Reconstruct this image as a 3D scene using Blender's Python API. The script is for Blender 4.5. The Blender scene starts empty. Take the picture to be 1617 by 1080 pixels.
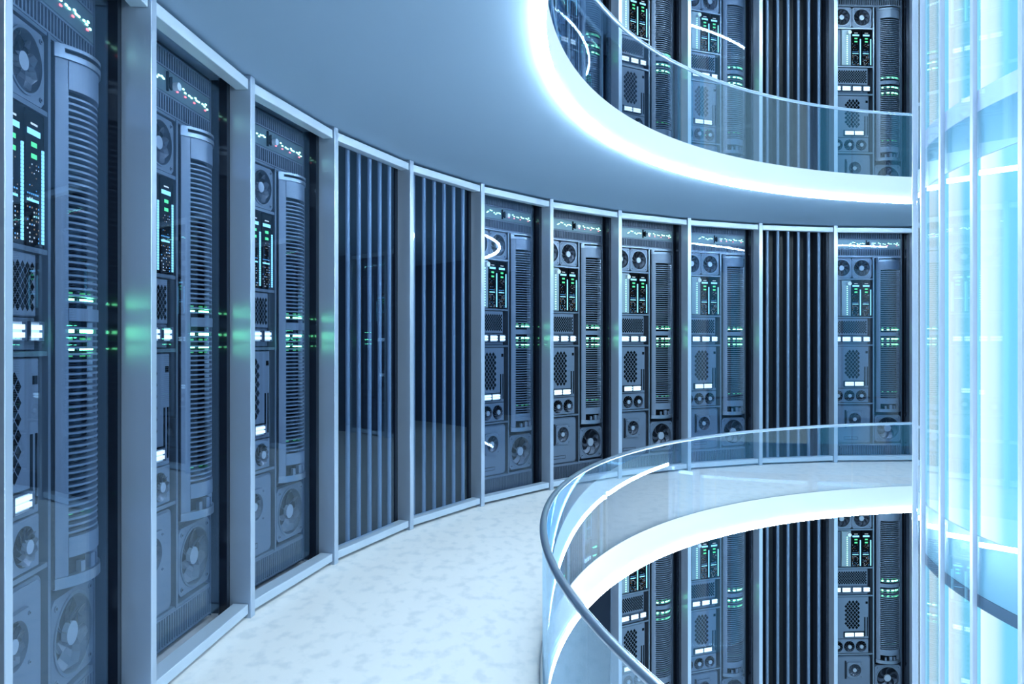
import bpy, math, random
from math import sin, cos, pi, radians as rad

random.seed(4)
COL = bpy.context.scene.collection
U = 2.2
CX, CY = 3.355*U, 2.273*U
R = 4.375*U
A0, DA = 3.15946, 0.161832
EYE = 1.034*U
CEIL = 2.034*U
SLAB = 0.365
PITCH = CEIL + SLAB
RV = 3.26*U                       # radius of the round opening
HC = R*math.cos(DA/2)             # centre distance of a bay's chord

# ------------------------------------------------------------------ materials
def mat(name, color=(.5, .5, .5), rough=.5, metal=0., emit=None, strength=0., spec=.5, coat=0.):
    m = bpy.data.materials.new(name); m.use_nodes = True
    b = m.node_tree.nodes['Principled BSDF']
    b.inputs['Base Color'].default_value = (*color, 1)
    b.inputs['Roughness'].default_value = rough
    b.inputs['Metallic'].default_value = metal
    b.inputs['Specular IOR Level'].default_value = spec
    b.inputs['Coat Weight'].default_value = coat
    if emit:
        b.inputs['Emission Color'].default_value = (*emit, 1)
        b.inputs['Emission Strength'].default_value = strength
    return m

def small_light(m):
    m.cycles.emission_sampling = 'NONE'
    return m

def noise_tint(m, c1, c2, scale, lo, hi, rough=None, stretch=(1, 1, 1), detail=4):
    nt = m.node_tree; b = nt.nodes['Principled BSDF']
    tc = nt.nodes.new('ShaderNodeTexCoord'); mp = nt.nodes.new('ShaderNodeMapping')
    mp.inputs['Scale'].default_value = stretch
    n = nt.nodes.new('ShaderNodeTexNoise'); n.inputs['Scale'].default_value = scale; n.inputs['Detail'].default_value = detail
    r = nt.nodes.new('ShaderNodeValToRGB')
    r.color_ramp.elements[0].position = lo; r.color_ramp.elements[0].color = (*c1, 1)
    r.color_ramp.elements[1].position = hi; r.color_ramp.elements[1].color = (*c2, 1)
    nt.links.new(tc.outputs['Object'], mp.inputs[0]); nt.links.new(mp.outputs[0], n.inputs['Vector'])
    nt.links.new(n.outputs['Fac'], r.inputs[0]); nt.links.new(r.outputs[0], b.inputs['Base Color'])
    if rough:
        mr = nt.nodes.new('ShaderNodeMapRange')
        mr.inputs['To Min'].default_value = rough[0]; mr.inputs['To Max'].default_value = rough[1]
        nt.links.new(n.outputs['Fac'], mr.inputs['Value']); nt.links.new(mr.outputs[0], b.inputs['Roughness'])
    return m

def glass(name, tint=(1, 1, 1), ior=1.5, gain=1.0, refl=(1, 1, 1)):
    m = bpy.data.materials.new(name); m.use_nodes = True
    nt = m.node_tree; nt.nodes.clear()
    out = nt.nodes.new('ShaderNodeOutputMaterial'); mix = nt.nodes.new('ShaderNodeMixShader')
    t = nt.nodes.new('ShaderNodeBsdfTransparent'); t.inputs[0].default_value = (*tint, 1)
    g = nt.nodes.new('ShaderNodeBsdfGlossy'); g.inputs['Roughness'].default_value = 0.0; g.inputs[0].default_value = (*refl, 1)
    f = nt.nodes.new('ShaderNodeFresnel'); f.inputs[0].default_value = ior
    # the same reflectance for either side of the sheet
    geo = nt.nodes.new('ShaderNodeNewGeometry')
    inv = nt.nodes.new('ShaderNodeMix'); inv.data_type = 'FLOAT'
    inv.inputs[2].default_value = ior; inv.inputs[3].default_value = 1/ior
    nt.links.new(geo.outputs['Backfacing'], inv.inputs[0])
    nt.links.new(inv.outputs[0], f.inputs[0])
    k = nt.nodes.new('ShaderNodeMath'); k.operation = 'MULTIPLY'; k.inputs[1].default_value = gain; k.use_clamp = True
    nt.links.new(f.outputs[0], k.inputs[0]); nt.links.new(k.outputs[0], mix.inputs[0])
    nt.links.new(t.outputs[0], mix.inputs[1]); nt.links.new(g.outputs[0], mix.inputs[2])
    nt.links.new(mix.outputs[0], out.inputs[0])
    return m

M = {}
M['post'] = mat('brushed_post', (.50, .60, .74), .34, .55)
M['rail'] = mat('rail_metal', (.58, .68, .80), .40, .3)
M['panel'] = mat('rack_panel', (.075, .108, .165), .42, .45)
M['panel2'] = mat('rack_panel_light', (.125, .168, .24), .40, .35)
M['steel'] = mat('rack_steel', (.17, .22, .29), .30, .75)
M['dark'] = mat('dark_metal', (.010, .015, .026), .5, .2, spec=.25)
M['black'] = mat('black_void', (.002, .003, .005), .8, spec=.05)
M['jamb'] = mat('glossy_dark_jamb', (.012, .018, .032), .12, .2)
M['blade'] = mat('fan_blade', (.07, .09, .13), .30, .5)
M['hub'] = mat('fan_hub', (.32, .38, .47), .35, .4)
M['white'] = mat('white_knob', (.75, .82, .9), .35)
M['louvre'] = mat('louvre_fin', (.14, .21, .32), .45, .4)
M['louvre_shade'] = mat('louvre_fin_shade', (.012, .018, .03), .5, spec=.2)  # darker copy of the fin colour, shadow on the sides painted in
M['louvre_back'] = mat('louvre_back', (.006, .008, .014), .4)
M['glass'] = glass('bay_glass', (.93, .96, 1.0), 1.5, .85, (.62, .82, 1.0))
M['rail_glass'] = glass('railing_glass', (.97, .985, 1.0), 1.5, 1.5, (.60, .82, 1.0))
M['column_glass'] = glass('column_glass', (.93, .98, 1.0), 1.55, 1.2)
M['handrail'] = mat('handrail_metal', (.42, .50, .62), .28, .9)
M['ceiling'] = mat('ceiling_paint', (.37, .51, .68), .55, 0, spec=.3)
M['fascia'] = mat('fascia_white', (.88, .84, .82), .4)
M['floor'] = noise_tint(mat('floor_marbled', (.8, .8, .8), .3), (.84, .83, .83), (.98, .94, .92), 8.0, .34, .50,
                        rough=(.28, .42), detail=7, stretch=(1.0, .7, 1))
M['mullion'] = mat('mullion_white', (.34, .42, .56), .4, .2)
M['spandrel'] = mat('spandrel_blue', (.16, .34, .48), .35, .1, emit=(.20, .45, .62), strength=.20)  # faint emission put in, stands for light shining through from behind
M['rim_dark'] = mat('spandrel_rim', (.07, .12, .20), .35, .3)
M['rim_pale'] = mat('spandrel_rim_pale', (.45, .56, .75), .35, .1, emit=(.42, .58, .80), strength=.35)  # glow put into the rim by emission, no lamp of its own
M['backwall'] = mat('back_wall', (.03, .045, .075), .5)
M['wallpanel'] = mat('far_wall_panel', (.04, .07, .12), .35, .4)
M['edge'] = mat('edge_light', (1, 1, 1), .5, emit=(.68, .88, 1.0), strength=124)
M['strip'] = mat('strip_light', (1, 1, 1), .5, emit=(.9, .97, 1.0), strength=5)
M['led_g'] = small_light(mat('led_green', (.1, .5, .2), .5, emit=(.18, 1.0, .42), strength=14))
M['led_gc'] = small_light(mat('led_mint', (.5, .9, .7), .5, emit=(.40, 1.0, .72), strength=4.5))
M['led_m'] = small_light(mat('led_mint_soft', (.5, .9, .7), .5, emit=(.45, 1.0, .75), strength=1.6))
M['led_gd'] = small_light(mat('led_green_dim', (.1, .4, .2), .5, emit=(.05, .55, .14), strength=.6))
M['led_r'] = small_light(mat('led_red', (.5, .1, .1), .5, emit=(1.0, .16, .20), strength=2.5))
M['led_c'] = small_light(mat('screen_cyan', (.1, .3, .4), .5, emit=(.24, .66, .95), strength=1.25))
M['led_b'] = small_light(mat('screen_blue', (.05, .2, .4), .5, emit=(.08, .34, .70), strength=.9))
M['led_o'] = small_light(mat('screen_orange', (.3, .2, .1), .5, emit=(.75, .42, .26), strength=.22))
M['led_w'] = small_light(mat('screen_white', (.3, .3, .3), .5, emit=(.7, .85, 1.0), strength=.7))
M['scr_g'] = small_light(mat('screen_green', (.0, .3, .1), .5, emit=(.10, .85, .30), strength=1.1))
M['block'] = small_light(mat('light_block', (.8, .9, .95), .3, emit=(.66, .86, 1.0), strength=.95))
M['ledpanel'] = mat('indicator_panel', (.13, .20, .24), .35, .5)
M['ctrl'] = mat('control_strip', (.22, .30, .35), .4, .3)

# glowing core of the column: light fade across panels painted into the emission
def core_material():
    m = bpy.data.materials.new('column_core'); m.use_nodes = True
    nt = m.node_tree; nt.nodes.clear()
    out = nt.nodes.new('ShaderNodeOutputMaterial'); e = nt.nodes.new('ShaderNodeEmission')
    uv = nt.nodes.new('ShaderNodeUVMap'); sx = nt.nodes.new('ShaderNodeSeparateXYZ')
    r = nt.nodes.new('ShaderNodeValToRGB'); r.color_ramp.interpolation = 'EASE'
    el = r.color_ramp.elements
    el[0].position = .0; el[0].color = (.84, .94, 1.0, 1)
    el[1].position = .58; el[1].color = (.20, .63, .90, 1)
    k = el.new(.25); k.color = (.66, .88, 1.0, 1)
    nt.links.new(uv.outputs[0], sx.inputs[0]); nt.links.new(sx.outputs[0], r.inputs[0])
    nt.links.new(r.outputs[0], e.inputs[0]); e.inputs[1].default_value = 1.15
    nt.links.new(e.outputs[0], out.inputs[0])
    return m
M['core'] = core_material()

# ------------------------------------------------------------------ mesh builder
class MB:
    def __init__(s): s.v = []; s.f = []; s.m = []; s.s = []; s.mats = []
    def mi(s, n):
        if n not in s.mats: s.mats.append(n)
        return s.mats.index(n)
    def add(s, vs, fs, m, smooth=False):
        o = len(s.v); i = s.mi(m); s.v += vs
        for f in fs: s.f.append([o+j for j in f]); s.m.append(i); s.s.append(smooth)
        return s
    def box(s, x0, x1, y0, y1, z0, z1, m):
        if x0 > x1: x0, x1 = x1, x0
        if y0 > y1: y0, y1 = y1, y0
        if z0 > z1: z0, z1 = z1, z0
        v = [(x, y, z) for z in (z0, z1) for y in (y0, y1) for x in (x0, x1)]
        return s.add(v, [(0, 2, 3, 1), (4, 5, 7, 6), (0, 1, 5, 4), (2, 6, 7, 3), (0, 4, 6, 2), (1, 3, 7, 5)], m)
    def bevel_box(s, x0, x1, y0, y1, z0, z1, b, m):
        # box whose front (-y) edges are chamfered
        v = [(x0+b, y0, z0+b), (x1-b, y0, z0+b), (x1-b, y0, z1-b), (x0+b, y0, z1-b),
             (x0, y0+b, z0), (x1, y0+b, z0), (x1, y0+b, z1), (x0, y0+b, z1),
             (x0, y1, z0), (x1, y1, z0), (x1, y1, z1), (x0, y1, z1)]
        f = [(0, 1, 2, 3), (0, 4, 5, 1), (1, 5, 6, 2), (2, 6, 7, 3), (3, 7, 4, 0),
             (4, 8, 9, 5), (5, 9, 10, 6), (6, 10, 11, 7), (7, 11, 8, 4), (11, 10, 9, 8)]
        return s.add(v, f, m)
    def prism_y(s, pts, y0, y1, m, smooth=False):
        # polygon in x,z (counter-clockwise from the front) extruded along y
        n = len(pts)
        v = [(x, y0, z) for x, z in pts] + [(x, y1, z) for x, z in pts]
        s.add(v, [tuple(range(n)), tuple(range(2*n-1, n-1, -1))], m)
        s.add(v, [(j, j+n, (j+1) % n+n, (j+1) % n) for j in range(n)], m, smooth)
        return s
    def disc_y(s, cx, cz, r, y0, y1, m, n=24):
        return s.prism_y([(cx+r*cos(2*pi*j/n), cz+r*sin(2*pi*j/n)) for j in range(n)], y0, y1, m, True)
    def ring_y(s, cx, cz, ri, ro, y0, y1, m, n=32):
        v = []
        for j in range(n):
            a = 2*pi*j/n
            for r, y in ((ri, y0), (ro, y0), (ro, y1), (ri, y1)): v.append((cx+r*cos(a), y, cz+r*sin(a)))
        f = []
        for j in range(n):
            k = (j+1) % n
            for q in range(4):
                p = (q+1) % 4
                f.append((4*j+q, 4*j+p, 4*k+p, 4*k+q))
        return s.add(v, f, m, False)
    def plate_hole(s, cx, cz, h, r, y0, y1, m, n=40):
        # square plate of half size h with a round hole of radius r
        v = []
        for j in range(n):
            a = 2*pi*(j+.5)/n; q = h/max(abs(cos(a)), abs(sin(a)))
            b = .16*h
            x, z = q*cos(a), q*sin(a)
            ov = abs(x)+abs(z)-(2*h-b)
            if ov > 0: x -= math.copysign(ov/2, x); z -= math.copysign(ov/2, z)
            for rx, rz, y in ((r*cos(a), r*sin(a), y0), (x, z, y0), (x, z, y1), (r*cos(a), r*sin(a), y1)):
                v.append((cx+rx, y, cz+rz))
        f = []
        for j in range(n):
            k = (j+1) % n
            for q in range(4):
                p = (q+1) % 4
                f.append((4*j+q, 4*j+p, 4*k+p, 4*k+q))
        return s.add(v, f, m)
    def sector(s, cx, cy, ri, ro, p0, p1, z0, z1, m, n=12, smooth=True):
        # annular sector around a vertical axis; phi measured from the front (-y), to the right (+x)
        v = []
        for j in range(n+1):
            p = p0+(p1-p0)*j/n
            for r, z in ((ri, z0), (ro, z0), (ro, z1), (ri, z1)): v.append((cx+r*sin(p), cy-r*cos(p), z))
        f = [(0, 1, 2, 3), (4*n+3, 4*n+2, 4*n+1, 4*n)]
        s.add(v, f, m)
        fs = []
        for j in range(n):
            for q in range(4):
                p = (q+1) % 4
                fs.append((4*j+q, 4*(j+1)+q, 4*(j+1)+p, 4*j+p))
        return s.add(v, fs, m, False)
    def build(s, name, parent=None, loc=(0, 0, 0), rz=0., uv=None):
        me = bpy.data.meshes.new(name)
        idx = {}
        for f in s.f:
            for i, j in enumerate(f): f[i] = idx.setdefault(j, len(idx))
        me.from_pydata([s.v[j] for j in idx], [], s.f)
        for n in s.mats: me.materials.append(M[n])
        me.polygons.foreach_set('material_index', s.m)
        me.polygons.foreach_set('use_smooth', s.s)
        if uv:
            l = me.uv_layers.new(name='UVMap')
            for i, c in enumerate(uv): l.data[i].uv = c
        me.update()
        o = bpy.data.objects.new(name, me); COL.objects.link(o)
        o.location = loc; o.rotation_euler = (0, 0, rz)
        if parent: o.parent = parent
        return o

def tag(o, label, cat, group=None, kind=None):
    o['label'] = label; o['category'] = cat
    if group: o['group'] = group
    if kind: o['kind'] = kind
    return o
def empty(name, loc=(0, 0, 0), rz=0.):
    o = bpy.data.objects.new(name, None); o.empty_display_size = .2
    COL.objects.link(o); o.location = loc; o.rotation_euler = (0, 0, rz); return o
def structure(o): o['kind'] = 'structure'; return o
CH = {}
def copy_tree(o, parent=None):
    c = o.copy(); COL.objects.link(c)
    if parent: c.parent = parent
    for ch in list(o.children): copy_tree(ch, c)
    return c

def bay_place(k, lev, d=0.):
    a = A0-DA*(k+.5)
    return (CX+(HC+d)*cos(a), CY+(HC+d)*sin(a), lev*PITCH), a-pi/2

# ------------------------------------------------------------------ server rack
D = .32    # depth of the rack face behind the post fronts (local y)
def impeller(cx, cz, r, hub, nb, y, rev=1):
    b = MB()
    b.disc_y(cx, cz, hub, y-.012, y+.02, 'hub', 20)
    for i in range(nb):
        a = 2*pi*i/nb
        rows = []
        for t in range(5):
            q = t/4; rr = hub*.9+(r-hub*.9)*q
            sweep = -rev*.55*q*q
            half = (.15+.09*q)*(7/nb)
            tilt = .030*(r/.16)
            p0 = a+sweep-half; p1 = a+sweep+half
            rows.append(((cx+rr*cos(p0), y+tilt*(.2+rev*.5), cz+rr*sin(p0)), (cx+rr*cos(p1), y+tilt*(.2-rev*.5), cz+rr*sin(p1))))
        v = [p for row in rows for p in row]; n = len(v)
        v += [(x, yy+.003, z) for x, yy, z in v]
        f = []
        for t in range(4):
            q = 2*t
            f += [(q, q+1, q+3, q+2), (n+q, n+q+2, n+q+3, n+q+1), (q, q+2, n+q+2, n+q), (q+1, n+q+1, n+q+3, q+3)]
        f += [(8, 9, n+9, n+8)]
        b.add(v, f, 'blade')
    return b

def fan(parent, name, cx, cz, h, r, nb, y0, m='panel2', depth=.05, ring=True):
    b = MB()
    b.plate_hole(cx, cz, h, r, y0, y0+depth, m)
    if ring: b.ring_y(cx, cz, r*.985, r*1.06, y0-.008, y0, 'steel', 40)
    for sx in (-1, 1):
        for sz in (-1, 1):
            b.disc_y(cx+sx*h*.80, cz+sz*h*.80, h*.07, y0-.007, y0, 'steel', 10)
            b.disc_y(cx+sx*h*.80, cz+sz*h*.80, h*.035, y0-.009, y0-.007, 'dark', 8)
    b.disc_y(cx, cz, r*1.0, y0+depth, y0+depth+.01, 'dark', 28)
    # three thin struts behind the blades
    for i in range(3):
        a = 2*pi*i/3+.4
        px, pz = -sin(a)*.004, cos(a)*.004
        pts = [(cx+px, cz+pz), (cx-px, cz-pz), (cx+r*cos(a)-px, cz+r*sin(a)-pz), (cx+r*cos(a)+px, cz+r*sin(a)+pz)]
        b.prism_y(pts, y0+depth-.008, y0+depth, 'panel')
    f = b.build(name, parent)
    impeller(cx, cz, r*.94, r*.30, nb, y0+.015).build('impeller', f)
    return f

def diamonds(b, x0, x1, z0, z1, px, pz, y, m='black', jag=False):
    nx = int(round((x1-x0)/px)); nz = int(round((z1-z0)/(pz/2)))
    for j in range(nz+1):
        off = 0 if j % 2 == 0 else .5
        for i in range(nx+1):
            x = x0+(i+off)*px; z = z0+j*pz/2
            if x > x1+.001 or x < x0-.001: continue
            if jag and (j in (0, nz)) and (i == 0 or i >= nx): continue
            w, h = px*.42, pz*.42
            b.prism_y([(x-w, z), (x, z-h), (x+w, z), (x, z+h)], y-.0015, y+.001, m)

def grille(x0, x1, z0, z1, pitch, y, barm='panel2'):
    b = MB()
    b.box(x0, x1, y+.055, y+.07, z0, z1, 'black')
    e = .012
    b.box(x0, x1, y-.004, y+.02, z0, z0+e, barm); b.box(x0, x1, y-.004, y+.02, z1-e, z1, barm)
    n = int((x1-x0)/pitch)
    for i in range(n+1):
        x = x0+i*(x1-x0-.013)/n
        b.box(x, x+.013, y, y+.02, z0+e, z1-e, barm)
    return b

def side_jamb(root):
    j = MB(); j.box(.700, .748, .188, .26, .03, 4.44, 'jamb')
    j.box(.752, .758, .188, .60, .03, 4.44, 'jamb')
    j.box(.715, .735, .40, .45, .04, 4.40, 'panel2')
    j.build('side_jamb', root)

def make_rack():
    root = empty('server_rack')
    side_jamb(root)
    X0, X1 = -.72, .665
    c = MB()                                                     # cabinet
    c.box(X0, X1, .95, .97, .045, 4.41, 'dark')
    c.box(X0-.02, X0, D, .97, .045, 4.41, 'panel'); c.box(X1, X1+.012, D-.01, .97, .045, 4.41, 'panel')
    c.box(X0, X1, D, .97, 4.405, 4.42, 'dark'); c.box(X0, X1, D+.01, .97, .045, .06, 'dark')
    c.box(X0, X1, D+.10, D+.12, .06, 3.93, 'dark')
    c.box(.100, .128, D-.012, D+.12, .30, 3.93, 'steel')         # divider
    for z in (3.477, 2.738, 2.200, 1.073):
        c.box(X0, .10, D-.008, D+.12, z, z+.026, 'steel')
    c.box(X0, X1, D-.006, D+.12, 3.912, 3.932, 'steel')
    c.box(X0, X1, D-.002, D+.12, .290, .312, 'panel2')
    c.box(.128, .15, D+.02, D+.12, .31, 3.91, 'dark')
    c.build('cabinet', root)
    grille(X0, X1, 4.262, 4.400, .036, D).build('vent_grille', root)
    grille(X0, X1, 3.938, 4.078, .036, D).build('vent_grille', root)
    grille(X0, X1, .062, .288, .036, D).build('vent_grille', root)
    p = MB()                                                      # indicator panel with coloured lights
    p.bevel_box(X0, X1, D-.006, D+.03, 4.080, 4.258, .006, 'ledpanel')
    p.box(-.035, -.018, D-.02, D-.006, 4.10, 4.24, 'black')
    p.prism_y([(-.01, 4.14), (.03, 4.12), (.03, 4.22), (-.01, 4.20)], D-.02, D-.006, 'black')
    def led(x, z, m, w=.022, h=.010): p.box(x, x+w, D-.012, D-.006, z, z+h, m)
    for x, z in ((-.70, 4.19), (-.37, 4.155), (-.345, 4.17), (-.30, 4.195), (-.27, 4.19), (-.215, 4.168), (-.18, 4.15), (-.15, 4.17), (-.11, 4.175), (-.085, 4.168)):
        led(x, z, 'led_gc')
    for x, z, m in ((.13, 4.178, 'led_gc'), (.115, 4.135, 'led_r'), (.205, 4.185, 'led_gc'), (.235, 4.165, 'led_gc'), (.235, 4.135, 'led_r'),
                    (.30, 4.165, 'led_gc'), (.335, 4.16, 'led_gc'), (.40, 4.178, 'led_gc'), (.42, 4.165, 'led_gc'), (.38, 4.135, 'led_r'),
                    (.455, 4.165, 'led_gc'), (.52, 4.168, 'led_gc'), (.555, 4.16, 'led_gc'), (.575, 4.182, 'led_gc'), (.565, 4.132, 'led_r'), (.60, 4.15, 'led_gc')):
        led(x, z, m)
    ip = p.build('indicator_panel', root)
    k = MB(); k.disc_y(.085, 4.165, .030, D-.045, D-.006, 'white', 20); k.build('knob', ip)
    # two large cooling fans
    for cx in (-.508, -.112): fan(root, 'cooling_fan', cx, 3.703, .193, .160, 9, D)
    # control strip, two display panels
    s = MB(); s.bevel_box(-.515, -.325, D-.004, D+.05, 2.775, 3.465, .006, 'ctrl')
    for i in range(15):
        s.box(-.413, -.393, D-.008, D-.004, 2.80+i*.0385, 2.815+i*.0385, 'led_m')
    cs = s.build('control_strip', root)
    k = MB(); k.disc_y(-.375, 3.40, .036, D-.055, D-.004, 'white', 22); k.build('knob', cs)
    s = MB(); s.bevel_box(-.715, -.525, D+.004, D+.05, 2.775, 3.465, .006, 'panel'); s.build('blank_panel', root)
    rnd = random.Random(3)
    for x0 in (-.31, -.105):
        d = MB(); x1 = x0+.185
        d.box(x0, x1, D, D+.05, 2.772, 3.470, 'black')
        y = D-.002
        d.box(x0+.015, x0+.145, y, D, 3.345, 3.375, 'led_c')
        for i in range(5): d.box(x0+.05+i*.014, x0+.06+i*.014, y, D, 3.398, 3.408, 'led_w')
        for z in (3.285, 3.225): d.box(x0+.055, x0+.11, y, D, z, z+.024, 'scr_g')
        d.box(x0+.012, x0+.13, y, D, 3.000, 3.013, 'led_c')
        for i in range(6): d.box(x0+.015+i*.02, x0+.025+i*.02, y, D, 3.036, 3.044, 'led_b')
        for j in range(9):
            z = 3.19-j*.022
            for i in range(6):
                if rnd.random() < .28: d.box(x0+.015+i*.022, x0+.021+i*.022, y, D, z, z+.006, rnd.choice(['led_o', 'led_w', 'led_o', 'led_b']))
        for j in range(9):
            z = 2.965-j*.022
            for i in range(6):
                if rnd.random() < .42: d.box(x0+.015+i*.022, x0+.022+i*.022, y, D, z, z+.008, rnd.choice(['led_o', 'led_w', 'led_b', 'led_w']))
        dp = d.build('display_panel', root)
        l = MB()
        for i in range(26): l.box(x0+.158, x0+.178, D-.006, D, 2.79+i*.0192, 2.806+i*.0192, 'led_c')
        l.build('light_bar', dp)
    # mesh panel with diamond holes
    b = MB(); b.bevel_box(-.715, .005, D+.004, D+.05, 2.405, 2.730, .006, 'panel2')
    diamonds(b, -.69, -.03, 2.455, 2.665, .047, .0525, D+.004)
    b.build('mesh_panel', root)
    b = MB(); b.bevel_box(-.715, .010, D+.012, D+.05, 2.232, 2.400, .005, 'panel'); b.build('block_tray', root)
    def lightbox(x0, x1, z0, z1, y1):
        b = MB(); y0 = y1-.030; t = .004
        b.box(x0, x1, y0, y1, z1-t, z1, 'panel'); b.box(x0, x1, y0, y1, z0, z0+t, 'panel')
        b.box(x0, x0+t, y0, y1, z0, z1, 'panel'); b.box(x1-t, x1, y0, y1, z0, z1, 'panel')
        b.box(x0+t, x1-t, y1-.008, y1-.002, z0+t, z1-t, 'white')
        h = (z1-z0)/2
        for zc in (z0+h*.60, z0+h*1.40): b.box(x0+t, x1-t, y1-.022, y1-.010, zc-h*.26, zc+h*.26, 'block')
        b.build('light_block', root)
    for x0, x1 in ((-.70, -.53), (-.505, -.335), (-.300, -.125), (-.090, .045)): lightbox(x0, x1, 2.280, 2.381, D+.012)
    # tall panel
    b = MB(); b.bevel_box(-.715, .022, D-.002, D+.05, 1.385, 2.190, .006, 'panel2')
    diamonds(b, -.425, -.155, 1.60, 2.10, .070, .082, D-.002, jag=True)
    b.box(-.04, .005, D-.005, D, 2.055, 2.100, 'black')
    b.box(-.065, -.042, D-.005, D, 1.43, 1.80, 'black'); b.box(-.015, .005, D-.005, D, 1.43, 1.80, 'black')
    b.box(-.475, -.065, D-.005, D, 1.41, 1.525, 'black')
    b.build('vented_panel', root)
    for x0, x1 in ((-.462, -.275), (-.268, -.085)):
        lightbox(x0, x1, 1.420, 1.515, D-.003)
    # row of small fans
    b = MB(); b.bevel_box(-.715, .015, D-.008, D+.05, 1.108, 1.378, .006, 'panel2')
    cs3 = (-.595, -.362, -.13)
    for cx in cs3: b.disc_y(cx, 1.238, .104, D-.0095, D-.004, 'black', 28)
    fp = b.build('fan_panel', root)
    for cx in cs3: impeller(cx, 1.238, .098, .036, 11, D-.024).build('impeller', fp)
    # lower door with a case fan
    b = MB()
    def rr(x0, x1, z0, z1, r, n=6):
        pts = []
        for cx, cz, s0 in ((x1-r, z0+r, -90), (x1-r, z1-r, 0), (x0+r, z1-r, 90), (x0+r, z0+r, 180)):
            for i in range(n+1):
                a = rad(s0+90*i/n); pts.append((cx+r*cos(a), cz+r*sin(a)))
        return pts
    b.prism_y(rr(-.712, .055, .322, 1.055, .055), D+.004, D+.05, 'panel')
    b.prism_y(rr(-.705, .035, .337, 1.035, .05), D-.004, D+.004, 'panel2')
    b.box(-.47, -.19, D-.006, D-.004, .395, .447, 'dark'); b.box(-.462, -.198, D-.008, D-.006, .403, .439, 'panel2')
    b.box(-.45, -.425, D-.02, D-.004, .62, .96, 'dark')
    dr = b.build('access_door', root)
    fan(root, 'case_fan', -.265, .785, .155, .122, 9, D-.034, depth=.03, ring=False)
    # large blower fan under the tower
    fan(root, 'blower_fan', .400, .607, .257, .222, 7, D-.006, m='panel2', depth=.07)
    # cooling tower: a shallow bowed housing with ribs
    tx, ty, tr = .398, D+.190, .31
    A = rad(50); W = rad(-35); q = .27
    t = MB()
    t.sector(tx, ty, q, tr-.004, -A, W, .955, 3.83, 'panel2', 8)
    t.sector(tx, ty, q, tr, W, A, 3.668, 3.83, 'panel2', 20)
    t.sector(tx, ty, q, tr+.012, -A, A, 3.828, 3.86, 'steel', 20)
    t.sector(tx, ty, q-.01, tr-.01, rad(-40), rad(26), 3.86, 3.885, 'black', 14)
    t.sector(tx, ty, q, tr+.012, -A, rad(-40), 3.86, 3.885, 'steel', 5)
    t.sector(tx, ty, q, tr+.006, rad(26), A, 3.86, 3.885, 'panel', 8)
    t.sector(tx, ty, q, tr+.012, -A, A, 3.885, 3.905, 'steel', 20)
    t.sector(tx, ty, q, tr, W, A, 1.085, 1.195, 'panel2', 18)
    t.sector(tx, ty, q, tr, rad(34), A, .985, 1.085, 'panel2', 5)
    t.sector(tx, ty, q, tr+.01, -A, A, .925, .985, 'steel', 20)
    t.sector(tx, ty, q-.02, q-.004, W, A, .985, 1.09, 'black', 16)
    for p0, p1, zz in ((-20, -14, 1.045), (-4, 6, 1.065), (14, 20, 1.05)):
        t.sector(tx, ty, q, tr-.006, rad(p0), rad(p1), .985, zz, 'panel2', 3)
    t.sector(tx, ty, q, tr, W, A, 2.392, 2.462, 'panel2', 18)
    t.sector(tx, ty, q-.06, q-.02, -A, A, 1.0, 3.84, 'black', 14)
    t.sector(tx, ty, q-.02, tr-.001, rad(48.5), A, .955, 3.83, 'steel', 2)
    t.box(.637, .650, D-.03, D+.12, .93, 3.90, 'panel')
    t.box(.152, .160, D-.02, D+.12, .93, 3.90, 'dark')
    tow = t.build('cooling_tower', root)
    r_ = MB(); z = 1.215
    while z < 3.66:
        if not 2.375 < z < 2.475: r_.sector(tx, ty, q-.022, tr-.004, W, A, z, z+.0115, 'panel2', 14)
        z += .0365
    r_.build('rib_stack', tow)
    for z, dim in ((2.508, 0), (2.335, 0), (2.237, 0), (2.545, 1), (2.29, 1), (2.20, 1), (1.32, 1)):
        for p, w in ((-28, 6), (-7, 8), (13, 8), (29, 4), (40, 3)):
            m = 'led_gd' if dim else 'led_g'
            l = MB(); l.sector(tx, ty, q-.012, q if dim else q+.012, rad(p-w/2), rad(p+w/2), z-.009, z+.009, m, 2)
            l.build('status_light', tow)
    return root

# ------------------------------------------------------------------ louvre bay
def make_louvre():
    root = empty('louvre_screen')
    side_jamb(root)
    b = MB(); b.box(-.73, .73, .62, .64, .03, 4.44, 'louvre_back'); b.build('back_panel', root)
    b = MB(); b.box(-.73, .73, .16, .62, .012, .028, 'rail'); b.build('sill_plate', root)
    for i in range(6):
        x = -.548+i*.2155
        f = MB()
        pts = []
        # rounded nose, deep blade
        n = 10; w = .030
        v = []
        prof = [(x-w, .30)]+[(x-w*cos(pi*j/n), .178-w*1.1*sin(pi*j/n)) for j in range(n+1)]+[(x+w, .30)]
        q = len(prof)
        v = [(a, c, .03) for a, c in prof]+[(a, c, 4.43) for a, c in prof]
        f.add(v, [tuple(range(q-1, -1, -1)), tuple(range(q, 2*q))], 'louvre')
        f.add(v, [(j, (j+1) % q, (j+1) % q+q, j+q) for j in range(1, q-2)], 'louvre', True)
        f.add(v, [(j, (j+1) % q, (j+1) % q+q, j+q) for j in (0, q-2, q-1)], 'louvre_shade', False)
        f.build('louvre_fin', root)
    return root

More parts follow.
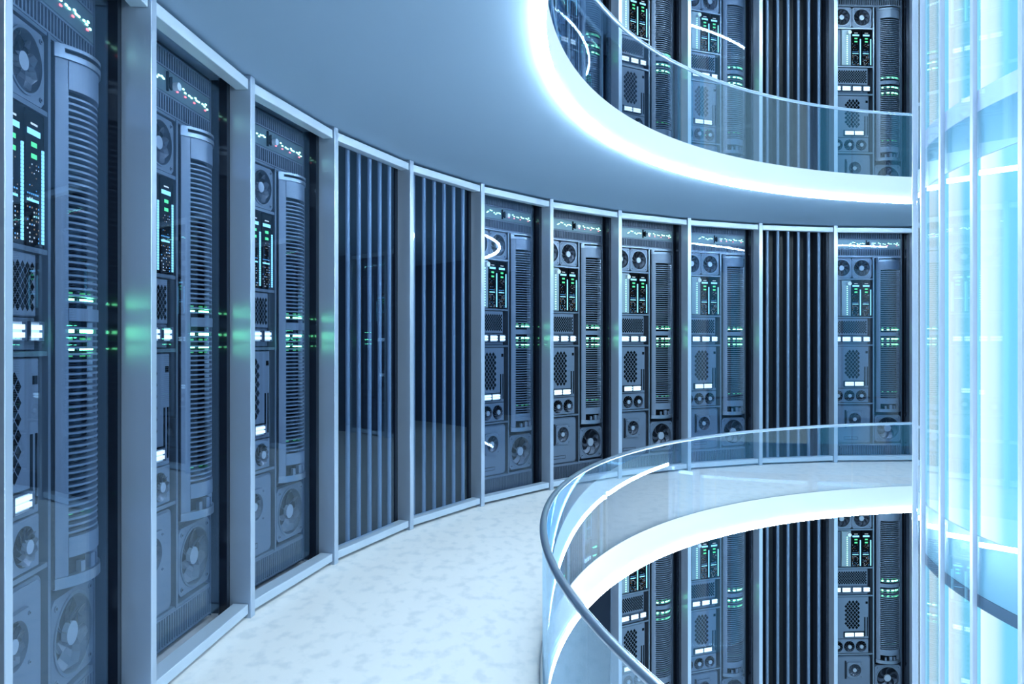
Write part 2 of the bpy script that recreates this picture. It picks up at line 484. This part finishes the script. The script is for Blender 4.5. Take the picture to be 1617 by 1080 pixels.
def make_front(louvre=False, pane=True):
    root = empty('glazed_bay_front' if pane else 'bay_frame')
    h = .735
    b = MB(); b.bevel_box(-h, h, .022, .125, 4.352, 4.437, .004, 'rail'); b.build('top_rail', root)
    b = MB(); b.bevel_box(-h, h, .022, .150, .038, .118, .004, 'rail'); b.build('bottom_rail', root)
    if not pane: return root
    g = MB(); gy = .100 if louvre else .188
    g.box(-.734, .52 if louvre else .56, gy, gy+.008, .035, 4.43, 'glass'); g.build('glass_pane', root)
    return root

# ------------------------------------------------------------------ posts
def make_post():
    b = MB(); w = .0375
    b.bevel_box(-w, w, 0, .185, .0, CEIL-.004, .003, 'post')
    return b.build('metal_post')

# ------------------------------------------------------------------ place bays
ORD = ['first', 'second', 'third', 'fourth', 'fifth', 'sixth', 'seventh', 'eighth', 'ninth', 'tenth', 'eleventh', 'twelfth']
LEVN = {0: 'middle walkway', 1: 'upper balcony', -1: 'lower storey'}
RACKS = {0: [-1, 0, 1, 4, 5, 6, 7, 9], 1: [5, 6, 7, 9], -1: [6, 7, 9]}
LOUV = {0: [2, 3, 8], 1: [8], -1: [8]}
RACK_LABEL = {
    (0, -1): 'dark server rack at the far left edge, nearest the camera on the middle walkway',
    (0, 0): 'dark server rack second from the left on the middle walkway',
    (0, 1): 'server rack just left of the two adjacent slatted bays',
    (0, 4): 'server rack just right of the two adjacent slatted bays, curved light reflected in its glass',
    (0, 5): 'server rack above the leftmost bend of the handrail on the middle walkway',
    (0, 6): 'dark server rack between posts, sixth from the left on the middle walkway',
    (0, 7): 'server rack immediately left of the single slatted bay on the middle walkway',
    (0, 9): 'server rack right of the single slatted bay on the middle walkway, beside the glowing column',
    (1, 5): 'leftmost server rack seen through the upper balcony glass',
    (1, 6): 'second server rack from the left on the upper balcony',
    (1, 7): 'server rack immediately left of the slatted bay on the upper balcony',
    (1, 9): 'server rack on the upper balcony between slatted bay and glowing column',
    (-1, 6): 'leftmost server rack of the lower storey, below the glowing floor edge',
    (-1, 7): 'server rack immediately left of the slatted bay on the lower storey',
    (-1, 9): 'server rack on the lower storey between slatted bay and glowing column',
}
LOUV_LABEL = {
    (0, 2): 'left one of two adjacent dark slatted bays on the middle walkway',
    (0, 3): 'right one of two adjacent dark slatted bays on the middle walkway',
    (0, 8): 'single dark slatted bay at the right of the middle walkway',
    (1, 8): 'dark bay of vertical slats on the upper balcony',
    (-1, 8): 'dark bay of vertical slats on the lower storey',
}
rack0 = make_rack(); louv0 = make_louvre(); front0 = make_front(False); frontL0 = make_front(True); frontN0 = make_front(False, False); post0 = make_post()
used = {}
GLAZED = {(0, -1), (0, 0), (0, 1), (0, 2), (0, 3), (0, 4), (0, 7), (0, 9), (1, 5), (1, 7), (-1, 7)}
def inst(src, key, loc, rz):
    if key not in used: used[key] = 1; o = src
    else: o = copy_tree(src)
    o.location = loc; o.rotation_euler = (0, 0, rz)
    return o
for lev in (0, 1, -1):
    bays = sorted(RACKS[lev]+LOUV[lev])
    for k in bays:
        loc, rz = bay_place(k, lev)
        if k in RACKS[lev]:
            o = inst(rack0, 'r', loc, rz); tag(o, RACK_LABEL[(lev, k)], 'server rack', 'server racks along the curved wall')
            gl = (lev, k) in GLAZED
            f = inst(front0, 'f', loc, rz) if gl else inst(frontN0, 'fn', loc, rz)
            tag(f, ('clear glass front with pale rails before the ' if gl else 'open frame of pale top and bottom rails before the ')+{
                (0, -1): 'leftmost rack of the middle walkway', (0, 0): 'second rack of the middle walkway', (0, 1): 'third rack of the middle walkway',
                (0, 4): 'fourth rack from left, middle walkway', (0, 5): 'fifth rack from left, middle walkway', (0, 6): 'sixth rack from left, middle walkway',
                (0, 7): 'seventh rack from left, middle walkway', (0, 9): 'rightmost rack of the middle walkway',
                (1, 5): 'leftmost rack on the upper balcony', (1, 6): 'second rack on the upper balcony', (1, 7): 'third rack on the upper balcony', (1, 9): 'rightmost rack on the upper balcony',
                (-1, 6): 'leftmost rack of the lower storey', (-1, 7): 'middle rack of the lower storey', (-1, 9): 'rightmost rack of the lower storey'}[(lev, k)],
                'glass front' if gl else 'frame', 'glass fronts along the curved wall' if gl else 'open frames along the curved wall')
        else:
            o = inst(louv0, 'l', loc, rz); tag(o, LOUV_LABEL[(lev, k)], 'louvre', 'slatted bays of the curved wall')
            gl = (lev, k) in GLAZED
            f = inst(frontL0, 'fl', loc, rz) if gl else inst(frontN0, 'fn', loc, rz)
            tag(f, ('clear glass front with pale rails before the ' if gl else 'open frame of pale top and bottom rails before the ')+{
                (0, 2): 'left of the paired slatted bays', (0, 3): 'right of the paired slatted bays', (0, 8): 'single slatted bay, middle walkway',
                (1, 8): 'slatted bay on the upper balcony', (-1, 8): 'slatted bay of the lower storey'}[(lev, k)],
                'glass front' if gl else 'frame', 'glass fronts along the curved wall' if gl else 'open frames along the curved wall')
    posts = list(range(bays[0], bays[-1]+2))
    n = 0
    for k in posts:
        a = A0-DA*k
        if k == -1: a = 3.333
        loc = (CX+R*cos(a), CY+R*sin(a), lev*PITCH)
        o = inst(post0, 'p', loc, a-pi/2)
        tag(o, 'pale blue metal post, %s from the left on the %s' % (ORD[n], LEVN[lev]), 'post', 'posts of the curved wall')
        n += 1

# ------------------------------------------------------------------ ring shaped slabs, walls, trims
def ring_mesh(name, ri, ro, z0, z1, mtop, mbot, min_, mout, n=240, a0=0., a1=2*pi, CX=CX, CY=CY):
    b = MB(); full = abs(a1-a0-2*pi) < 1e-6
    m = n if full else n+1
    v = []
    for j in range(m):
        a = a0+(a1-a0)*j/n; c, s = cos(a), sin(a)
        v += [(CX+ri*c, CY+ri*s, z0), (CX+ro*c, CY+ro*s, z0), (CX+ro*c, CY+ro*s, z1), (CX+ri*c, CY+ri*s, z1)]
    T, B, I, O = [], [], [], []
    for j in range(n):
        p, q = 4*j, 4*((j+1) % m)
        B.append((p, q, q+1, p+1)); T.append((p+3, p+2, q+2, q+3))
        I.append((p, p+3, q+3, q)); O.append((p+1, q+1, q+2, p+2))
    for fs, mm, sm in ((T, mtop, False), (B, mbot, False), (I, min_, True), (O, mout, True)):
        b.add(v, fs, mm, sm)
    if not full:
        b.add(v, [(0, 1, 2, 3), (4*n+3, 4*n+2, 4*n+1, 4*n)], mtop)
    return b.build(name)

KX, KY, RC = 4.302*U, 3.057*U, 2.4*U          # the round glass column
def inside_column(a, m=.0): return math.hypot(CX+RV*cos(a)-KX, CY+RV*sin(a)-KY) < RC+m
arc = [i for i in range(3600) if not inside_column(2*pi*i/3600, .03)]
start = next(i for i in range(3600) if inside_column(2*pi*i/3600, .03) and not inside_column(2*pi*(i+1)/3600, .03))
AR0 = 2*pi*(start+1)/3600; AR1 = AR0+2*pi*(len(arc)-1)/3600
RO = R+1.10
for i, (nm, lev) in enumerate((('floor', 0), ('ceiling', 1), ('floor_lower', -1), ('ceiling_upper', 2))):
    z = lev*PITCH
    o = structure(ring_mesh(nm, RV+.02, RO, z-SLAB, z, 'floor', 'ceiling', 'fascia', 'fascia'))
    t = structure(ring_mesh('trim_%d' % (i+1), RV-.012, RV+.02, z-SLAB+.034, z+.02, 'fascia', 'fascia', 'fascia', 'fascia', a0=AR0, a1=AR1))
    e = ring_mesh('edge_light', RV-.018, RV+.018, z-SLAB-.026, z-SLAB+.030, 'edge', 'edge', 'edge', 'edge', a0=AR0, a1=AR1)
    tag(e, {0: 'white glowing light strip along the lower edge of the middle floor ring',
            1: 'white glowing light strip curving around the upper floor opening',
            -1: 'glowing light strip under the lowest floor ring', 2: 'glowing light strip around the topmost ceiling opening'}[lev], 'light strip')

# wall behind the bays, and the plain panelled wall on the side away from the camera
ak = lambda k: A0-DA*k
b = structure(ring_mesh('wall_back', RO-.05, RO, -PITCH, 2*PITCH-SLAB, 'backwall', 'backwall', 'backwall', 'backwall', 192))
b = structure(ring_mesh('wall_right', R+.02, R+.06, -PITCH, 2*PITCH-SLAB, 'wallpanel', 'wallpanel', 'wallpanel', 'wallpanel', 120, ak(-1)+.03-2*pi+0.0, ak(10)-.03))

# ------------------------------------------------------------------ glass railings
def railing(lev, label):
    z = lev*PITCH
    root = empty('glass_railing', (CX, CY, z))
    step = rad(22.5); seams = [AR0]
    q = rad(107.5)
    while q < AR0+.05: q += step
    while q < AR1-.02: seams.append(q); q += step
    seams.append(AR1)
    for p0, p1 in zip(seams[:-1], seams[1:]):
        a0, a1 = p0+.0010, p1-.0010
        b = MB(); n = max(4, int(40*(a1-a0)/step)); v = []
        for j in range(n+1):
            a = a0+(a1-a0)*j/n; c, s_ = cos(a), sin(a)
            for r, zz in ((RV-.006, .022), (RV+.006, .022), (RV+.006, .985), (RV-.006, .985)): v.append((r*c, r*s_, zz))
        b.add(v, [(0, 3, 2, 1), (4*n, 4*n+1, 4*n+2, 4*n+3)], 'rail_glass')
        for w in range(4):
            w2 = (w+1) % 4
            b.add(v, [(4*j+w, 4*j+w2, 4*j+4+w2, 4*j+4+w) for j in range(n)], 'rail_glass', w in (1, 3))
        b.build('glass_panel', root)
    b = MB(); n = 300; k = 14; v = []
    for j in range(n+1):
        a = AR0+(AR1-AR0)*j/n
        for q in range(k):
            t = 2*pi*q/k; r = RV+.026*cos(t)
            v.append((r*cos(a), r*sin(a), 1.0+.022*sin(t)))
    fs = [(j*k+q, (j+1)*k+q, (j+1)*k+(q+1) % k, j*k+(q+1) % k) for j in range(n) for q in range(k)]
    b.add(v, fs, 'handrail', True); b.add(v, [tuple(range(k-1, -1, -1)), tuple(range(n*k, n*k+k))], 'handrail')
    b.build('handrail', root)
    tag(root, label, 'railing', 'curved glass railings')
railing(0, 'curved frameless glass railing with metal handrail on the middle walkway')
railing(1, 'curved glass railing with slim handrail on the upper balcony')

# ------------------------------------------------------------------ glowing column
NM = 51
col = empty('glass_column', (KX, KY, 0))
tag(col, 'tall round glass column glowing cyan in the middle of the atrium', 'column')
z0, z1 = -PITCH*1.6, PITCH*2.3
AM = rad(177.2); DM = 2*pi/NM
rp, rc = RC-.012, RC-.055
b = MB(); uv = []
for i in range(NM):
    a, c = AM+DM*i, AM+DM*(i+1)
    b.add([(rc*cos(a), rc*sin(a), z0), (rc*cos(c), rc*sin(c), z0), (rc*cos(c), rc*sin(c), z1), (rc*cos(a), rc*sin(a), z1)], [(0, 1, 2, 3)], 'core')
    uv += [(0, 0), (1, 0), (1, 1), (0, 1)]
b.build('glowing_core', col, uv=uv)
for i in range(NM):
    a, c = AM+DM*i, AM+DM*(i+1)
    b = MB(); e = .012
    ax, ay, bx, by = rp*cos(a), rp*sin(a), rp*cos(c), rp*sin(c)
    q = (rp+e)/rp
    v = [(ax, ay, z0), (bx, by, z0), (bx*q, by*q, z0), (ax*q, ay*q, z0)]
    v += [(x, y, z1) for x, y, _ in v]
    b.add(v, [(3, 2, 1, 0), (4, 5, 6, 7), (0, 1, 5, 4), (1, 2, 6, 5), (2, 3, 7, 6), (3, 0, 4, 7)], 'column_glass')
    b.build('glass_pane', col)
    m = MB(); w = .024
    m.bevel_box(-w, w, -.03, .012, z0, z1, .004, 'mullion')
    o = m.build('mullion', col); o.location = (RC*cos(a), RC*sin(a), 0); o.rotation_euler = (0, 0, a+pi/2)
def cring(name, r0, r1, za, zb, m):
    o = ring_mesh(name, r0, r1, za, zb, m, m, m, m, NM*4, CX=0, CY=0)
    o.parent = col
for lev in (0,):
    zl = lambda h: EYE+h*U+lev*PITCH
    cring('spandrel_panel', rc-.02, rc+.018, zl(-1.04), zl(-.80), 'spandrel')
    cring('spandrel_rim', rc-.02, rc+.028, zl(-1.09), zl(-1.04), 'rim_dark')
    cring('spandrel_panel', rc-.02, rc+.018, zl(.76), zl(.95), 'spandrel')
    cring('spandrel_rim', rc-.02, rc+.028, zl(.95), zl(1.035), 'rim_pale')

# ------------------------------------------------------------------ world, camera
sc = bpy.context.scene
w = bpy.data.worlds.new('world'); sc.world = w; w.use_nodes = True
w.node_tree.nodes['Background'].inputs[0].default_value = (.45, .68, 1.0, 1)
w.node_tree.nodes['Background'].inputs[1].default_value = .5
cam = bpy.data.cameras.new('camera'); co = bpy.data.objects.new('camera', cam); COL.objects.link(co)
co.location = (0, 0, EYE); co.rotation_euler = (pi/2, 0, 0)
cam.sensor_width = 36; cam.lens = 1216.9/1617*36; cam.clip_start = .02; cam.clip_end = 100
sc.camera = co
sc.view_settings.view_transform = 'Standard'; sc.view_settings.look = 'None'
sc.view_settings.gamma = 1; sc.view_settings.exposure = 0.3
sc.cycles.max_bounces = 8; sc.cycles.diffuse_bounces = 4; sc.cycles.glossy_bounces = 4
sc.cycles.transparent_max_bounces = 24; sc.cycles.sample_clamp_indirect = 6
sc.cycles.caustics_reflective = False; sc.cycles.caustics_refractive = False
